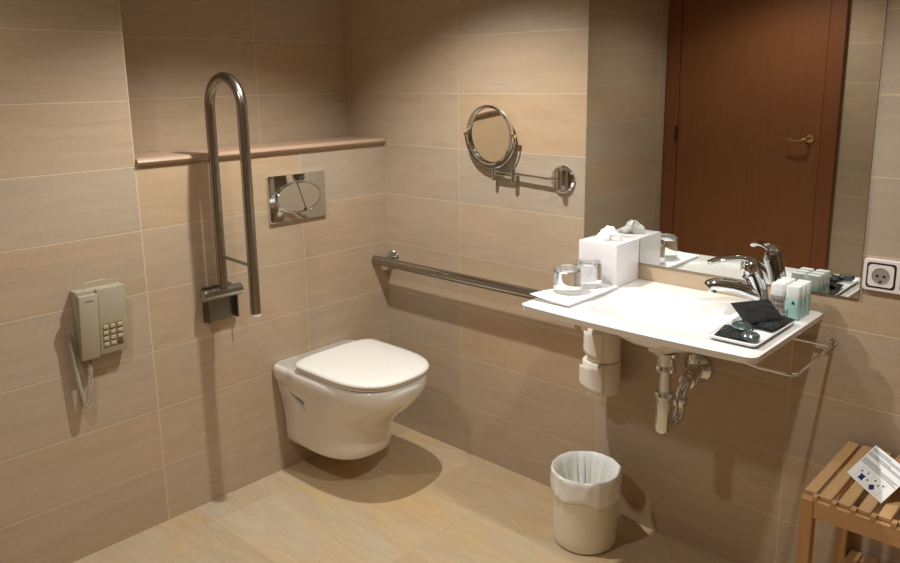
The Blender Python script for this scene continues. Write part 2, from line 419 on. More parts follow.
for r in range(4):
    for c in range(3):
        bm = nb(); y = -1.190+c*.0215; z = .733-r*.0185
        box(bm, .045, .0495, y-.0075, y+.0075, z-.006, z+.006, .0018, 2)
        for v in bm.verts: wedge(v.co)
        obj('key', bm, M['key_red'] if (r, c) == (3, 2) else M['key'], kp)
def text_obj(name, s, size, m, parent, mtx, label=None):
    cu = bpy.data.curves.new(name, 'FONT'); cu.body = s; cu.size = size; cu.align_x = 'LEFT'; cu.extrude = .00015
    t = bpy.data.objects.new(name, cu); C.objects.link(t); bpy.context.view_layer.update()
    me = bpy.data.meshes.new_from_object(t.evaluated_get(bpy.context.evaluated_depsgraph_get()))
    bpy.data.objects.remove(t)
    base = world_loc(parent); me.transform(Matrix.Translation(-base) @ mtx)
    me.materials.clear(); me.materials.append(m)
    o = bpy.data.objects.new(name, me); C.objects.link(o); o.parent = parent
    return o
# text facing +x: right = +y, up = +z
def face_mtx(o, right, up):
    r = V(right).normalized(); u = V(up).normalized(); n = r.cross(u)
    return Matrix(((r.x, u.x, n.x, o[0]), (r.y, u.y, n.y, o[1]), (r.z, u.z, n.z, o[2]), (0, 0, 0, 1)))
text_obj('lettering', 'T-SINAL', .0085, M['ink'], ph, face_mtx((.0670, -1.256, .826), Y, Z))
bm = nb(); tube(bm, smooth_path([(.03, -1.238, .855), (.028, -1.234, .864), (.024, -1.222, .873), (.022, -1.17, .873), (.022, -1.145, .865), (.024, -1.135, .856)], 6), .0016, 8); obj('top_wire', bm, M['phone'], ph)
cp = smooth_path([(.05, -1.262, .655), (.032, -1.275, .668), (.022, -1.282, .70), (.020, -1.290, .745), (.022, -1.288, .69), (.024, -1.284, .62), (.028, -1.277, .545), (.032, -1.270, .503), (.034, -1.260, .512), (.032, -1.250, .56), (.026, -1.243, .61), (.02, -1.240, .65)], 8)
cp = cp[24:]
# resample and wind a helix about it
def coil(path, rad, pitch, wire):
    L = [0]
    for a, b in zip(path, path[1:]): L.append(L[-1]+(b-a).length)
    tot = L[-1]; n = int(tot/pitch*9); fr = frames(path); out = []; j = 0
    for i in range(n+1):
        s = tot*i/n
        while j < len(L)-2 and L[j+1] < s: j += 1
        k = (s-L[j])/max(1e-9, L[j+1]-L[j]); p = path[j].lerp(path[j+1], k); t, nn, bb = fr[j]
        a = 2*PI*s/pitch; out.append(p+nn*(rad*math.cos(a))+bb*(rad*math.sin(a)))
    return out
bm = nb(); tube(bm, coil(cp, .0070, .0062, .0015), .0019, 6); obj('cord', bm, M['phone'], ph)

# ------------------------------------------------------------------ horizontal handrail
hr = thing('handrail', 'straight steel handrail fixed along the tiled wall between toilet and washbasin', 'handrail', (.45, 0, .735))
ry, rz_ = -.072, .733
bm = nb()
tube(bm, [V((.004, ry, rz_)), V((.006, ry, rz_)), V((.4, ry, rz_)), V((.944, ry, rz_)), V((.946, ry, rz_))], [.016, .0185, .0185, .0185, .016], 20)
obj('rail', bm, M['steel'], hr)
for x in (.040, .925):
    bm = nb(); tube(bm, [(x, ry+.01, rz_), (x, -.006, rz_)], .012, 16); obj('post', bm, M['steel'], hr)
    bm = nb(); lathe(bm, [(0, -.001), (.034, -.001), (.034, -.005), (.030, -.009), (0, -.009)], (x, 0, rz_), Y, 28); obj('wall_flange', bm, M['chrome'], hr)

# ------------------------------------------------------------------ magnifying mirror
mm = thing('magnifying_mirror', 'round chrome swivel-arm magnifying mirror mounted beside the large mirror', 'mirror', (.874, 0, 1.123))
bm = nb(); lathe(bm, [(0, -.001), (.047, -.001), (.047, -.006), (.041, -.013), (.025, -.016), (0, -.016)], (.874, 0, 1.122), Y, 36); obj('wall_rose', bm, M['chrome'], mm)
bm = nb(); tube(bm, [(.876, -.026, 1.090), (.876, -.026, 1.092), (.876, -.026, 1.154), (.876, -.026, 1.156)], [.009, .011, .011, .009], 16); box(bm, .868, .884, -.026, -.012, 1.10, 1.145, .002, 1); obj('pivot_post', bm, M['chrome'], mm)
E1 = V((.683, -.0235, 1.121)); E2 = V((.596, -.0245, 1.125))
bm = nb()
tube(bm, [(.876, -.026, 1.121), E1+V((0, 0, .008))], .0048, 12)
obj('arm', bm, M['chrome'], mm)
bm = nb(); tube(bm, [E1+V((0, 0, -.026)), E1+V((0, 0, -.024)), E1+V((0, 0, .028)), E1+V((0, 0, .03))], [.007, .009, .009, .007], 14); obj('arm_joint', bm, M['chrome'], mm)
bm = nb(); tube(bm, [E1+V((0, 0, .010)), E2+V((0, 0, .010))], .0058, 12); tube(bm, [E1+V((0, 0, -.002)), E2+V((0, 0, -.002))], .0045, 10)
obj('arm', bm, M['chrome'], mm)
bm = nb(); tube(bm, [E2+V((0, 0, -.024)), E2+V((0, 0, .02))], .0075, 14); tube(bm, smooth_path([E2+V((0, 0, .015)), E2+V((0, .004, .03)), V((.596, -.026, 1.150))], 5), .005, 10); obj('arm_joint', bm, M['chrome'], mm)
hc = V((.580, -.0285, 1.257)); hn = V((-.02, -1, -.045)).normalized()
bm = nb(); rr_ = .103
rx = hn.cross(V(Z)).normalized(); uz = rx.cross(hn)
lathe(bm, [(rr_-.006, -.008), (rr_+.001, -.007), (rr_+.003, 0), (rr_+.001, .007), (rr_-.006, .008), (rr_-.008, .004), (rr_-.008, -.004)], hc, hn, 56, closed=True)
obj('mirror_ring', bm, M['chrome'], mm)
bm = nb(); lathe(bm, [(0, -.006)]+[(r, -.006+.18*r*r) for r in (.02, .04, .06, .08, .0955)], hc, hn, 56); g = obj('mirror_disc', bm, M['mirror_small'], mm, angle=80)
bm = nb(); lathe(bm, [(0, -.012), (.06, -.011), (.092, -.007), (.0955, -.003)], hc, hn, 48); obj('mirror_back', bm, M['chrome'], mm)
bm = nb()   # fork yoke behind the ring with the two swivel screws
yk = [hc+rx*((rr_+.012)*math.cos(a))+uz*((rr_+.012)*math.sin(a)) for a in [PI+PI*i/28 for i in range(29)]]
tube(bm, yk, .0032, 8); obj('yoke', bm, M['chrome'], mm)
for s in (-1, 1):
    bm = nb(); tube(bm, [hc+rx*s*(rr_), hc+rx*s*(rr_+.014), hc+rx*s*(rr_+.018)], [.006, .0065, .004], 12); obj('swivel_screw', bm, M['brass'], mm)

# ------------------------------------------------------------------ wall mirror
bm = nb(); box(bm, .962, 1.792, -.006, -.0005, .886, 2.14)
mo = obj('wall_mirror', bm, [M['mirror'], M['dark_plastic']], smooth=False, loc=(1.37, 0, .886))
for pl in mo.data.polygons: pl.material_index = 0 if pl.normal.y < -.9 else 1
tag(mo, 'large frameless wall mirror above the washbasin reflecting a brown door', 'mirror')

# ------------------------------------------------------------------ washbasin
SX0, SX1, SYF, SZ = 1.042, 1.710, -.452, .832
wb = thing('washbasin', 'white ceramic wall-hung washbasin with wide flat rim below the large mirror', 'washbasin', (1.38, 0, .72))
bm = nb()
NX, NYY = 64, 48
bcx, bcy, ba, bb_ = 1.375, -.245, .218, .158
def top_z(x, y):
    q = (abs((x-bcx)/ba)**2.6+abs((y-bcy)/bb_)**2.6)**(1/2.6)
    s = max(0, min(1, (1.0-q)/.62)); s = s*s*(3-2*s)
    dep = .074*s
    return SZ-dep
def pos(i, j):
    u = i/NX; v = j/NYY
    x = SX0+(SX1-SX0)*u; t = 2*u-1
    yf = SYF-.014*(1-t*t)
    y = -.001+(yf+.001)*v
    # round the front corners
    cr = .022; dx = min(x-SX0, SX1-x); dy = y-yf
    if dx < cr and dy < cr:
        a, b = cr-dx, cr-dy; l = math.hypot(a, b)
        m_ = max(a, b)
        if l > 1e-6:
            k = m_/l; a2, b2 = a*k, b*k
            x = (SX0+cr-a2) if u < .5 else (SX1-cr+a2); y = yf+cr-b2
    return x, y
top = [[None]*(NYY+1) for _ in range(NX+1)]; bot = [[None]*(NYY+1) for _ in range(NX+1)]
for i in range(NX+1):
    for j in range(NYY+1):
        x, y = pos(i, j); z = top_z(x, y)
        edge = i in (0, NX) or j == NYY
        top[i][j] = bm.verts.new((x, y, z-(.003 if edge else 0)))
        q = ((x-bcx)/(ba*.8))**2+((y-bcy)/(bb_*.8))**2
        bx_ = bcx+(x-bcx); k = 1 if not edge else .99
        bot[i][j] = bm.verts.new((bcx+(x-bcx)*k, y*(k if j == NYY else 1), z-.0205))
for i in range(NX):
    for j in range(NYY):
        bm.faces.new((top[i][j], top[i+1][j], top[i+1][j+1], top[i][j+1])); bm.faces.new((bot[i][j], bot[i][j+1], bot[i+1][j+1], bot[i+1][j]))
for i in range(NX):
    for j in (0, NYY): bm.faces.new((top[i][j], top[i+1][j], bot[i+1][j], bot[i][j]))
for j in range(NYY):
    for i in (0, NX): bm.faces.new((top[i][j], top[i][j+1], bot[i][j+1], bot[i][j]))
basin = obj('basin', bm, M['ceramic'], wb, angle=50)
bm = nb(); lathe(bm, [(0, -.001), (.024, -.001), (.030, .002), (.031, .0045), (.024, .004), (.02, .001), (0, .001)], (bcx, bcy, SZ-.074), Z, 28); obj('drain', bm, M['chrome'], basin)
bm = nb(); lathe(bm, [(.0, 0), (.036, 0), (.036, -.026), (0, -.026)], (bcx, bcy, .742), Z, 28); obj('drain_collar', bm, M['ceramic'], wb)

# ------------------------------------------------------------------ drain trap
tp = thing('drain_trap', 'chrome P-trap drain pipe under the washbasin', 'drain pipe', (bcx, bcy, .47))
tx, ty = 1.386, -.235
bm = nb(); lathe(bm, [(0, .712), (.033, .712), (.033, .702), (.024, .696), (.024, .672), (.017, .668), (.017, .560), (0, .56)], (tx, ty, 0), Z, 28); obj('tailpiece', bm, M['chrome'], tp)
for z in (.664, .585):
    bm = nb(); lathe(bm, [(.016, z+.011), (.026, z+.009), (.0275, z+.003), (.0275, z-.007), (.023, z-.011), (.016, z-.011)], (tx, ty, 0), Z, 24); obj('nut', bm, M['chrome'], tp)
bm = nb(); lathe(bm, [(0, .59), (.022, .59), (.023, .583), (.023, .488), (.021, .478), (.012, .468), (0, .466)], (tx, ty, 0), Z, 28); obj('trap_cup', bm, M['chrome'], tp)
bm = nb()
pp = smooth_path([(tx, ty+.01, .500), (tx+.008, ty+.035, .490), (tx+.014, ty+.058, .503), (tx+.016, ty+.065, .53), (tx+.016, ty+.066, .558), (tx+.016, ty+.075, .583), (tx+.016, ty+.10, .596), (1.388, -.08, .596), (1.372, -.004, .592)], 8)
tube(bm, pp, .0155, 18); obj('bend', bm, M['chrome'], tp)
bm = nb(); lathe(bm, [(.015, .010), (.021, .008), (.022, 0), (.020, -.012), (.015, -.013)], (tx+.016, ty+.065, .552), Z, 22); obj('nut', bm, M['chrome'], tp)
for k in range(4):
    bm = nb(); lathe(bm, [(.015, -.009), (.023, -.006), (.024, 0), (.023, .006), (.015, .009)], (1.399-k*.005, -.125+k*.024, .596), (-.15, 1, 0), 22); obj('ring', bm, M['chrome'], tp)
bm = nb(); lathe(bm, [(.016, -.026), (.03, -.020), (.044, -.010), (.047, -.001), (0, -.001)], (1.372, 0, .592), Y, 32); obj('wall_rose', bm, M['chrome'], tp)

# ------------------------------------------------------------------ faucet
fc = thing('faucet', 'chrome single-lever mixer tap standing at the back right of the washbasin', 'tap', (1.568, -.072, SZ))
bm = nb(); lathe(bm, [(0, .0005), (.029, .0005), (.029, .004), (.027, .008), (0, .008)], (1.568, -.072, SZ), Z, 32); obj('base_ring', bm, M['chrome'], fc)
bm = nb()
body = smooth_path([(1.568, -.072, SZ+.004), (1.567, -.0725, .862), (1.561, -.076, .892), (1.552, -.081, .917), (1.546, -.085, .930)], 6)
tube(bm, body, [.0265-.003*math.sin(PI*i/(len(body)-1)) for i in range(len(body))], 28); obj('body', bm, M['chrome'], fc)
bm = nb()
sp = smooth_path([(1.564, -.077, .868), (1.541, -.098, .883), (1.513, -.121, .894), (1.488, -.143, .899), (1.468, -.158, .899), (1.461, -.164, .892)], 6)
tube(bm, sp, [(.0150+.0060*(1-i/30), .022-.005*i/30) for i in range(len(sp))], 22, up=Z); 
lathe(bm, [(0, .892), (.011, .892), (.012, .886), (.012, .879), (0, .879)], (1.472, -.155, 0), Z, 20)
obj('spout', bm, M['chrome'], fc)
bm = nb()
ax = V((-.14, -.05, 1)).normalized()
lathe(bm, [(0, 0), (.0255, 0), (.026, .004), (.026, .014), (.0235, .026), (.017, .035), (.008, .040), (0, .041)], (1.544, -.086, .931), ax, 30); obj('lever_head', bm, M['chrome'], fc)
bm = nb()
lv = smooth_path([(1.544, -.086, .962), (1.524, -.101, .971), (1.498, -.124, .971), (1.472, -.146, .965), (1.455, -.158, .957)], 6)
nl = len(lv); tube(bm, lv, [(.0090-.0025*i/nl, .016+.004*math.sin(PI*i/nl)-.006*(i/nl)**3) for i in range(nl)], 20, up=Z); obj('lever', bm, M['chrome'], fc)
bm = nb(); tube(bm, [(1.584, -.030, SZ), (1.582, -.029, .852), (1.581, -.028, .857)], [.003, .003, .004], 10); obj('pop_up_knob', bm, M['chrome'], fc)

# ------------------------------------------------------------------ tissue box
tb = thing('tissue_box', 'white cube tissue box on the washbasin corner against the mirror', 'tissue box', (1.093, -.068, SZ))
bm = nb(); bx0, bx1, by0, by1, bz1 = 1.032, 1.165, -.141, -.008, .963
box(bm, bx0, bx1, by0, by1, SZ+.001, bz1, .002, 2)
obj('box', bm, M['box'], tb)
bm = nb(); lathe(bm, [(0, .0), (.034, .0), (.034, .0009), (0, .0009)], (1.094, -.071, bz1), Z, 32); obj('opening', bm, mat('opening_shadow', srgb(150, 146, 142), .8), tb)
def tuft(bm, c, r, h, seed, seg=36, rings=14):
    rn = []
    for i in range(rings+1):
        t = i/rings; ring = []
        for k in range(seg):
            a = 2*PI*k/seg
            rad = r*(1-.82*t**1.4)*(1+.34*math.sin(3*a+seed+2*t)+.18*math.sin(7*a+seed*2+4*t))
            zz = h*(t**.8)*(1+.12*math.sin(2*a+seed))
            nv = noise.noise(V((a*1.5+seed, t*5, seed)))*.006
            ring.append(V((c[0]+(rad+nv)*math.cos(a)+.004*t, c[1]+(rad+nv)*math.sin(a)*.8, c[2]+zz)))
        rn.append(ring)
    loft(bm, rn, False, True)
bm = nb(); tuft(bm, (1.096, -.074, bz1+.001), .034, .036, 1.3); obj('tissue', bm, M['tissue'], tb, angle=50)

# ------------------------------------------------------------------ folded towel + two tumblers
bm = nb()
nx_, ny_ = 24, 40
def cloth(x0, x1, y0, y1, z0, th, lift, corner=.006):
    T = {}; 
    for i in range(nx_+1):
        for j in range(ny_+1):
            u, v = i/nx_, j/ny_
            x = x0+(x1-x0)*u; y = y0+(y1-y0)*v
            z = z0+lift(u, v)
            n = noise.noise(V((u*5, v*7, z0*10)))*.0012
            e = min(u, 1-u, v, 1-v); rnd = th*(1-min(1, e/.04)**.5)*.45
            T[i, j] = (bm.verts.new((x, y, z+th-rnd+n)), bm.verts.new((x, y, z+rnd*.6)))
    for i in range(nx_):
        for j in range(ny_):
            for s in (0, 1): bm.faces.new([T[a][s] for a in ((i, j), (i+1, j), (i+1, j+1), (i, j+1))])
    for i in range(nx_):
        for j in (0, ny_): bm.faces.new((T[i, j][0], T[i+1, j][0], T[i+1, j][1], T[i, j][1]))
    for j in range(ny_):
        for i in (0, nx_): bm.faces.new((T[i, j][0], T[i, j+1][0], T[i, j+1][1], T[i, j][1]))
cloth(1.056, 1.176, -.400, -.140, SZ+.0008, .0045, lambda u, v: 0)
cloth(1.044, 1.176, -.404, -.142, SZ+.0054, .0045, lambda u, v: .010*max(0, (.5-v))*2*(1-u)**2)
tag(obj('folded_cloth', bm, M['linen'], loc=(1.105, -.27, SZ)), 'folded white cloth lying on the left of the washbasin under two glasses', 'napkin')
def tumbler(loc, label):
    bm = nb(); r1, r2, h = .0405, .0365, .074   # upside down: mouth at the bottom
    lathe(bm, [(r1-.0016, 0), (r1, 0), (r1+.0003, .001), (r2+.002, h*.9), (r2, h-.001), (r2-.003, h), (0, h-.002), (0, h-.009), (r2-.006, h-.009), (r2-.0025, h-.012), (r1-.002, .001)], (0, 0, 0), Z, 40)
    o = obj('drinking_glass', bm, M['glass'], angle=40); o.location = loc
    return tag(o, label, 'glass', 'upturned glasses on the folded cloth')
g1 = tumbler((1.100, -.300, SZ+.0108), 'upturned clear drinking glass on the cloth, the one nearer the front edge of the basin')
g2 = g1.copy(); C.objects.link(g2); g2.location = (1.106, -.200, SZ+.0108)
g2['label'] = 'upturned clear drinking glass on the cloth, the one right beside the tissue box'

# ------------------------------------------------------------------ dish with sachets
dz = SZ+.001
bm = nb()
def rr(x0, x1, y0, y1, z, r=.012, n=5):
    out = []
    for cx, cy, a0 in ((x1-r, y1-r, 0), (x0+r, y1-r, PI/2), (x0+r, y0+r, PI), (x1-r, y0+r, 1.5*PI)):
        for i in range(n+1):
            a = a0+PI/2*i/n; out.append(V((cx+r*math.cos(a), cy+r*math.sin(a), z)))
    return out
DX0, DX1, DY0, DY1 = 1.570, 1.694, -.405, -.150
loft(bm, [rr(DX0+.012, DX1-.012, DY0+.012, DY1-.012, dz), rr(DX0+.004, DX1-.004, DY0+.004, DY1-.004, dz+.005), rr(DX0, DX1, DY0, DY1, dz+.011), rr(DX0+.002, DX1-.002, DY0+.002, DY1-.002, dz+.0125),
          rr(DX0+.005, DX1-.005, DY0+.005, DY1-.005, dz+.010), rr(DX0+.012, DX1-.012, DY0+.012, DY1-.012, dz+.0045)])
tag(obj('small_tray', bm, M['dish'], loc=(1.63, -.28, dz), angle=50), 'small rectangular white tray holding black sachets on the right rim of the washbasin', 'tray')
def pillow(name, c, sx, sy, th, rotz, tilt, m, label, cat, group, seed, tiltx=0, crimp=True):
    bm = nb(); n = 18
    Mx = Matrix.Translation(V(c)) @ Matrix.Rotation(rotz, 4, 'Z') @ Matrix.Rotation(tilt, 4, 'Y') @ Matrix.Rotation(tiltx, 4, 'X')
    G = {}
    for i in range(n+1):
        for j in range(n+1):
            u = 2*i/n-1; v = 2*j/n-1
            b = max(0, (1-abs(u)**3)*(1-abs(v)**3))**.6
            nz = noise.noise(V((u*2.4+seed, v*2.4, seed)))*th*.35*(1 if b > 0 else 0)
            if crimp and abs(v) > .85: nz += .0008*math.sin(i*2.6)
            G[i, j] = (bm.verts.new(Mx @ V((u*sx/2, v*sy/2, th*b/2+nz+.0004))), bm.verts.new(Mx @ V((u*sx/2, v*sy/2, -th*b/2+nz-.0004))))
    for i in range(n):
        for j in range(n):
            for s in (0, 1): bm.faces.new([G[a][s] for a in ((i, j), (i+1, j), (i+1, j+1), (i, j+1))])
    for i in range(n):
        for j in (0, n): bm.faces.new((G[i, j][0], G[i+1, j][0], G[i+1, j][1], G[i, j][1]))
    for j in range(n):
        for i in (0, n): bm.faces.new((G[i, j][0], G[i, j+1][0], G[i, j+1][1], G[i, j][1]))
    return tag(obj(name, bm, m, loc=c, angle=50), label, cat, group)
sg = 'amenity packets on the small tray'
pillow('sachet', (1.646, -.215, dz+.0165), .082, .120, .010, -.12, .05, M['foil'], 'flat black sachet lying at the back of the tray beneath the raised one', 'sachet', sg, 2)
pillow('sachet', (1.624, -.232, dz+.039), .074, .112, .009, -.55, .50, M['foil'], 'raised black sachet standing tilted on top of the pile in the tray', 'sachet', sg, 5, tiltx=0)
pillow('sachet', (1.615, -.345, dz+.0115), .070, .095, .010, .15, 0, M['foil'], 'small dark sachet at the front left corner of the tray', 'sachet', sg, 9)
bm = nb(); lathe(bm, [(0, 0), (.018, 0), (.022, .004), (.022, .010), (.018, .014), (0, .0155)], (1.662, -.366, dz+.010), Z, 28)
tag(obj('wrapped_soap', bm, M['soap_wrap'], loc=(1.662, -.366, dz+.010)), 'round wrapped soap in dark film at the front right corner of the tray', 'soap')
bm = nb(); lathe(bm, [(0, 0), (.018, 0), (.024, .005), (.024, .012), (.018, .017), (0, .019)], (1.622, -.322, dz+.013), (.15, -.1, 1), 28)
tag(obj('wrapped_soap', bm, M['soap_wrap'], loc=(1.622, -.322, dz+.013)), 'round wrapped soap in grey film in the middle of the tray pile', 'soap')

# ------------------------------------------------------------------ toiletry bottles
def bottle(name, liquid, label, loc, group, kind):
    t = thing(name, label, 'bottle', loc, group)
    x, y, z = loc; w, d, h, hc = .036, .024, .056, .088
    bm = nb(); rg = lambda zz, k=1: rr(x-w/2*k, x+w/2*k, y-d/2*k, y+d/2*k, zz, .006*k, 4)
    loft(bm, [rg(z, .9), rg(z+.002), rg(z+h), rg(z+h+.001, .95)]); obj('body', bm, liquid, t)
    bm = nb(); loft(bm, [rg(z+h+.0012, .97), rg(z+h+.002, .985), rg(z+hc-.003, .985), rg(z+hc, .88)]); obj('cap', bm, M['cap'], t)
    if kind == 'clear':
        for k, s in enumerate(('LINEA', 'CHINI', 'SYM')):
            text_obj('lettering', s, .0135, M['ink'], t, face_mtx((x-.0165, y-d/2-.0004, z+.040-k*.0150), X, Z))
    else:
        text_obj('lettering', 'GEL', .012, M['ink'], t, face_mtx((x-.008, y-d/2-.0004, z+.006), Z, (-1, 0, 0)))
        bm = nb()
        vs = [bm.verts.new(p) for p in ((x-.002, y-d/2-.0005, z+.042), (x+.008, y-d/2-.0005, z+.042), (x+.003, y-d/2-.0005, z+.053))]; bm.faces.new(vs)
        vs = [bm.verts.new(p) for p in ((x+w/2+.0005, y-.003, z+.042), (x+w/2+.0005, y+.003, z+.042), (x+w/2+.0005, y, z+.052))]; bm.faces.new(vs)
        obj('emblem', bm, M['ink'], t, smooth=False)
    return t
order = ['nearest the front', 'middle one', 'next to the mirror']
for i in range(3):
    bottle('toiletry_bottle', M['clear_liquid'], f'clear toiletry bottle with frosted cap, left row by the tap, {order[i]}', (1.6285, -.108+i*.031, SZ+.0008), 'clear toiletry bottles beside the tap', 'clear')
for i in range(3):
    bottle('toiletry_bottle', M['turq'], f'turquoise toiletry bottle with frosted cap, right row, {order[i]}', (1.669, -.112+i*.033, SZ+.0008), 'turquoise toiletry bottles at the basin corner', 'turq')

# ------------------------------------------------------------------ power sockets
ps = thing('power_socket', 'white double wall power socket with dark-rimmed inserts right of the mirror', 'socket', (1.876, 0, .956))
def rry(x0, x1, z0, z1, y, r=.008):
    return [V((p.x, y, p.y)) for p in rr(x0, x1, z0, z1, 0, r)]
bm = nb(); loft(bm, [rry(1.798, 1.958, .914, .996, -.0005), rry(1.798, 1.958, .914, .996, -.008), rry(1.800, 1.956, .916, .994, -.0105)]); obj('frame', bm, M['white_plastic'], ps)
for cx in (1.8395, 1.9165):
    bm = nb(); loft(bm, [rry(cx-.0335, cx+.0335, .9225, .9875, -.0101), rry(cx-.0335, cx+.0335, .9225, .9875, -.0112)]); obj('dark_surround', bm, M['dark_plastic'], ps)
    bm = nb(); loft(bm, [rry(cx-.0290, cx+.0290, .9275, .9825, -.011), rry(cx-.0290, cx+.0290, .9275, .9825, -.0135)]); ins = obj('insert', bm, M['white_plastic'], ps)
    bm = nb(); lathe(bm, [(.0205, .0145), (.0185, .0140), (.018, .0136), (0, .0136)], (cx, 0, .955), (0, -1, 0), 32); rc = obj('round_recess', bm, M['grey_plastic'], ins)
    for dx_, dzz in ((-.008, 0), (.008, 0), (0, -.0145)):
        bm = nb(); lathe(bm, [(0, .0147), (.0032, .0147), (.0032, .0135)], (cx+dx_, 0, .955+dzz), (0, -1, 0), 12); h_ = obj('pin_hole', bm, M['dark_plastic'], ins)

# ------------------------------------------------------------------ towel rail under the basin
tr = thing('towel_rail', 'thin chrome towel rail sticking out under the right side of the washbasin', 'towel rail', (1.74, 0, .754))
bm = nb()
q = [V((1.741, -.002, .752)), V((1.743, -.15, .748)), V((1.744, -.265, .748))]+arc((1.724, -.268, .748), .020, 0, -PI/2, 6, X, Y)+[V((1.66, -.288, .748)), V((1.58, -.288, .760)), V((1.10, -.288, .760)), V((1.085, -.27, .760)), V((1.085, -.002, .760))]
tube(bm, q, .0045, 10); obj('bar', bm, M['chrome'], tr)
bm = nb(); tube(bm, [(1.742, -.012, .748), (1.60, -.012, .748), (1.2, -.012, .748)], .0035, 8); obj('rear_bar', bm, M['chrome'], tr)
for x in (1.742, 1.085):
    bm = nb(); lathe(bm, [(0, -.001), (.009, -.001), (.009, -.004), (0, -.006)], (x, 0, .758), Y, 18); obj('wall_plate', bm, M['chrome'], tr)
for x in (1.60, 1.16):
    bm = nb(); box(bm, x-.006, x+.006, -.296, -.280, .752, .807, .002, 1); obj('clip', bm, M['chrome'], tr)

# ------------------------------------------------------------------ spare toilet rolls
rh = thing('spare_roll_holder', 'upright chrome spindle holding two spare toilet rolls under the washbasin', 'roll holder', (1.088, 0, .69))
bm = nb(); tube(bm, smooth_path([(1.088, -.002, .705), (1.088, -.05, .705), (1.088, -.072, .700), (1.088, -.078, .68), (1.088, -.078, .57), (1.088, -.078, .462)], 6), .006, 12); obj('spindle', bm, M['chrome'], rh)
bm = nb(); lathe(bm, [(0, -.001), (.02, -.001), (.02, -.005), (0, -.008)], (1.088, 0, .705), Y, 24); obj('wall_plate', bm, M['chrome'], rh)
bm = nb(); lathe(bm, [(0, .455), (.024, .455), (.026, .458), (.024, .461), (0, .461)], (1.088, -.078, 0), Z, 24); obj('foot_disc', bm, M['chrome'], rh)
def roll(c, z0, z1, r, label, a0, flap):
    t = thing('toilet_roll', label, 'toilet paper', (c[0], c[1], z0), 'toilet rolls under the washbasin')
    bm = nb(); ri = .02
    lathe(bm, [(ri, z0), (r-.003, z0), (r, z0+.003), (r, z1-.003), (r-.003, z1), (ri, z1)], (c[0], c[1], 0), Z, 48, closed=True)
    obj('paper', bm, M['rollpaper'], t, angle=50)
    bm = nb(); lathe(bm, [(ri-.0002, z0+.0005), (ri-.0002, z1-.0005), (ri-.0014, z1-.0005), (ri-.0014, z0+.0005)], (c[0], c[1], 0), Z, 32, closed=True); obj('core', bm, M['card'], t)
    bm = nb(); n = 14; rows = []        # loose folded end of the paper, wrapped round the left side
    for i in range(n+1):
        k = i/n; a = a0-k*1.45; off = r+.0012+flap*k**1.5
        z_lo = z0+(z1-z0)*(.02+.22*k); z_hi = z1-(z1-z0)*(.0+.12*k)
        rows.append([bm.verts.new((c[0]+off*math.cos(a), c[1]+off*math.sin(a), z_lo+(z_hi-z_lo)*j/6)) for j in range(7)])
    for a_, b_ in zip(rows, rows[1:]):
        for j in range(6): bm.faces.new((a_[j], a_[j+1], b_[j+1], b_[j]))
    o = obj('loose_sheet', bm, M['rollpaper'], t); s = o.modifiers.new('s', 'SOLIDIFY'); s.thickness = .0008
    return t
roll((1.086, -.080), .468, .572, .0600, 'larger white toilet roll, the lower of the two under the washbasin', PI*1.72, .010) 
roll((1.092, -.078), .574, .680, .0520, 'white toilet roll with a loose folded sheet, the upper of the two under the washbasin', PI*1.66, .011)

# ------------------------------------------------------------------ waste bin and liner
BX, BY = 1.107, -.188; BH = .245
bm = nb()
lathe(bm, [(0, .001), (.092, .001), (.097, .006), (.099, .014), (.100, .05), (.1025, BH-.004), (.1030, BH), (.1015, BH), (.1000, BH-.006), (.094, .02), (0, .016)], (BX, BY, 0), Z, 56)
tag(obj('waste_bin', bm, M['bin'], loc=(BX, BY, 0), angle=50), 'round cream plastic waste bin on the floor below the washbasin', 'bin')
bm = nb(); seg = 96; rows = []
pro = [(.1030, BH-.078), (.1050, BH-.074), (.1060, BH-.062), (.1058, BH-.04), (.1068, BH-.012), (.1075, BH+.001), (.1055, BH+.005), (.101, BH+.002), (.0975, BH-.02), (.095, BH-.06), (.090, BH-.12), (.084, BH-.18), (.07, .035), (.03, .028)]
for j, (r, z) in enumerate(pro):
    ring = []
    for k in range(seg):
        a = 2*PI*k/seg
        if j <= 5: dr = .0075*abs(noise.noise(V((math.cos(a)*3, math.sin(a)*3, z*26))))+.005*abs(noise.noise(V((math.cos(a)*2+5, math.sin(a)*2, z*60+a)))); dz_ = .022*noise.noise(V((math.cos(a)*1.8, math.sin(a)*1.8, 3))) if j < 3 else 0
        elif j <= 7: dr = 0; dz_ = .003*noise.noise(V((math.cos(a)*5, math.sin(a)*5, 8)))
        else:
            w = min(1, (j-7)/3); n_ = noise.noise(V((math.cos(a)*4.2, math.sin(a)*4.2, z*2)))
            dr = -w*(.002+.040*abs(n_)+.012*abs(noise.noise(V((math.cos(a)*11, math.sin(a)*11, z*3))))); dz_ = 0
        dr = max(dr, -.0002) if j <= 5 else dr
        rr0 = r+dr
        ring.append(bm.verts.new((BX+rr0*math.cos(a), BY+rr0*math.sin(a), z+dz_)))
    rows.append(ring)
for a_, b_ in zip(rows, rows[1:]):
    for k in range(seg): bm.faces.new((a_[k], a_[(k+1) % seg], b_[(k+1) % seg], b_[k]))
bm.faces.new(rows[-1])
tag(obj('bin_liner', bm, M['liner'], loc=(BX, BY, .03), angle=70), 'crumpled white plastic bag lining the waste bin, folded over its rim', 'bin bag')

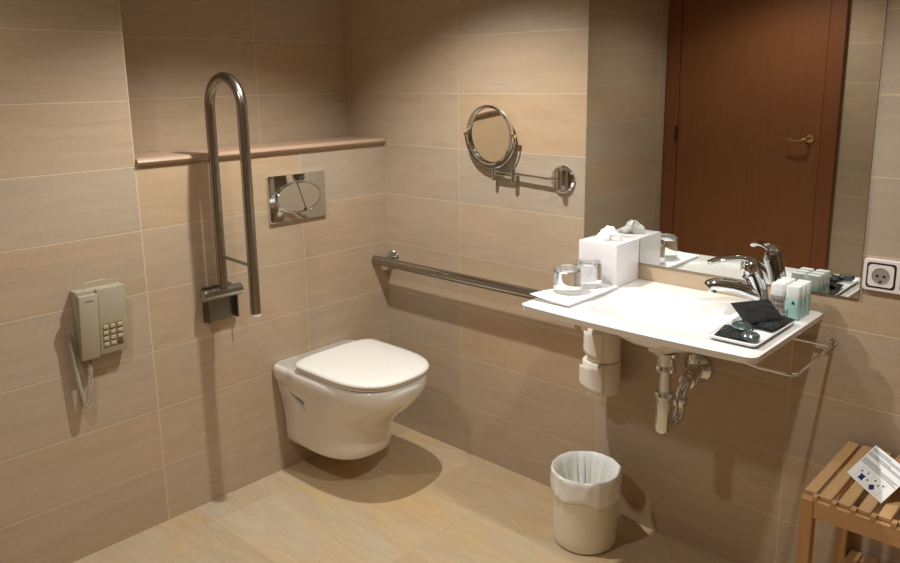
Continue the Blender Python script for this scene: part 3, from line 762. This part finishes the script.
# ------------------------------------------------------------------ slatted bench
bn = thing('slatted_bench', 'light wooden slatted bench with lower shelf in the right corner of the view', 'bench', (2.02, -.2, 0))
BX0, BX1, BF, BB, BT = 1.801, 2.221, -.362, -.012, .500
def bpart(name, m, *a):
    bm = nb(); box(bm, *a, .002, 1); return obj(name, bm, m, bn, smooth=False)
for x0, x1 in ((BX0+.001, BX0+.030), (BX1-.030, BX1-.001)):
    for y0, y1 in ((BF+.002, BF+.032), (BB-.032, BB-.002)): bpart('leg', M['beech_z'], x0, x1, y0, y1, .0, .4878)
bm = nb(); box(bm, BX0+.031, BX1-.031, BF+.003, BF+.023, .444, .4878, .001, 1)
for i in range(9): box(bm, 1.8262+.0409*i, 1.8372+.0409*i, BF+.003, BF+.022, .4860, .4975)
obj('front_rail', bm, M['beech_x'], bn, smooth=False)
bpart('rear_rail', M['beech_x'], BX0+.031, BX1-.031, BB-.023, BB-.003, .444, .4865)
n = 10
xs = [BX0+.002]+[1.8380+.0409*i for i in range(n-2)]
for i, x in enumerate(xs+[BX1-.030]):
    edge = i in (0, n-1)
    w = .027 if edge else .0275
    bpart('slat', M['beech'], x, x+w, BF+.024 if edge else BF+.014, BB, BT-.0118, BT)
bpart('shelf_rail', M['beech_x'], BX0+.031, BX1-.031, BF+.007, BF+.027, .165, .188)
bpart('shelf_rail', M['beech_x'], BX0+.031, BX1-.031, BB-.027, BB-.007, .165, .188)
for i in range(8): bpart('shelf_slat', M['beech'], 1.8380+.0409*i, 1.8380+.0409*i+.0275, BF+.006, BB-.008, .1885, .2005)

# tent card on the bench
L0 = V((1.853, -.197, BT+.0012)); e1 = V((.714, -.70, 0)).normalized()*.1414; e2 = V((.046, .047, .0686))
tcd = thing('tent_card', 'white folded notice card with blue pictograms and text standing on the slatted bench', 'card', L0+e1*.5+V((.04, .04, 0)))
nrm = e1.cross(e2).normalized()
bm = nb()
def panel(a, b, c, d, th=.0005):
    n_ = (b-a).cross(d-a).normalized()*th
    lo = [bm.verts.new(p-n_) for p in (a, b, c, d)]; hi = [bm.verts.new(p+n_) for p in (a, b, c, d)]
    bm.faces.new(hi); bm.faces.new(lo[::-1])
    for i in range(4): bm.faces.new((lo[i], lo[(i+1) % 4], hi[(i+1) % 4], hi[i]))
panel(L0, L0+e1, L0+e1+e2, L0+e2)
far = L0+V((e2.x*2, e2.y*2, 0))
panel(L0+e2, L0+e1+e2, far+e1, far)
obj('card', bm, M['paper'], tcd, smooth=False)
def on_card(a, b): return L0+e1*a+e2*b+nrm*.0011
def quad(bm, a0, a1, b0, b1): bm.faces.new([bm.verts.new(on_card(a, b)) for a, b in ((a0, b0), (a1, b0), (a1, b1), (a0, b1))])
bm = nb()
for b_, a0, a1 in ((.475, .04, .98), (.515, .04, .92), (.555, .04, .97), (.595, .04, .5), (.715, .03, .97), (.75, .03, .93), (.785, .03, .6), (.855, .03, .97), (.89, .03, .95), (.925, .03, .5)):
    a = a0
    while a < a1:      # words of the tiny print
        w = R.uniform(.02, .07); quad(bm, a, min(a+w, a1), b_, b_+.022); a += w+.01
obj('printed_text', bm, M['ink_grey'], tcd, smooth=False)
bm = nb()
for f in (((.17, .83, .065, .068)), ((.17, .83, .395, .398)), ((.17, .173, .065, .395)), ((.827, .83, .065, .395)), ((.50, .503, .065, .395))): quad(bm, *f)
def blob(a, b, ra, rb, n=5, ph_=0.0, inner=.55):
    ps = []
    for i in range(2*n):
        t = ph_+PI*i/n; k = 1 if i % 2 == 0 else inner
        ps.append(bm.verts.new(on_card(a+ra*k*math.cos(t), b+rb*k*math.sin(t))))
    bm.faces.new(ps)
obj('print_frame', bm, M['ink_grey'], tcd, smooth=False)
bm = nb()
blob(.31, .17, .085, .11, 4, PI/4, .62); blob(.22, .30, .028, .035, 5); blob(.36, .34, .022, .045, 3); blob(.45, .20, .028, .035, 5)
blob(.62, .14, .075, .085, 4, 0, .75); blob(.58, .32, .030, .035, 4); blob(.70, .27, .022, .04, 3, PI/3); blob(.78, .34, .028, .035, 5)
obj('pictogram', bm, M['ink_blue'], tcd, smooth=False)

# ------------------------------------------------------------------ lights
def spot(loc, power, size=120, blend=.6, col=(1, .985, .945), r=.035, rot=(0, 0, 0)):
    l = bpy.data.lights.new('ceiling_spot', 'SPOT'); l.energy = power; l.color = col; l.spot_size = math.radians(size); l.spot_blend = blend; l.shadow_soft_size = r
    o = bpy.data.objects.new('ceiling_spot', l); C.objects.link(o); o.location = loc; o.rotation_euler = rot; return o
spot((.705, -.69, 2.15), 76, 116, .62, r=.018)
spot((1.91, -.72, 2.15), 44, 114, .6, r=.028)
spot((.85, -1.75, 2.15), 29, 140, .6, r=.05)
w = bpy.data.worlds.new('world'); bpy.context.scene.world = w; w.use_nodes = True
w.node_tree.nodes['Background'].inputs[0].default_value = (.9, .8, .7, 1); w.node_tree.nodes['Background'].inputs[1].default_value = .01

# ------------------------------------------------------------------ camera
cam = bpy.data.cameras.new('camera'); co = bpy.data.objects.new('camera', cam); C.objects.link(co)
cam.sensor_width = 36; cam.lens = 776.64/900*36; cam.shift_y = -41.34/900; cam.clip_start = .01
yaw, pitch, roll_ = .7524, -.2054, -.0141
co.matrix_world = Matrix.Translation((2.3375, -2.1149, 1.4529)) @ Matrix.Rotation(yaw, 4, 'Z') @ Matrix.Rotation(PI/2+pitch, 4, 'X') @ Matrix.Rotation(roll_, 4, 'Z')
sc = bpy.context.scene; sc.camera = co
sc.view_settings.view_transform = 'Standard'; sc.view_settings.look = 'None'; sc.view_settings.exposure = .12
sc.cycles.use_denoising = True; sc.cycles.max_bounces = 10
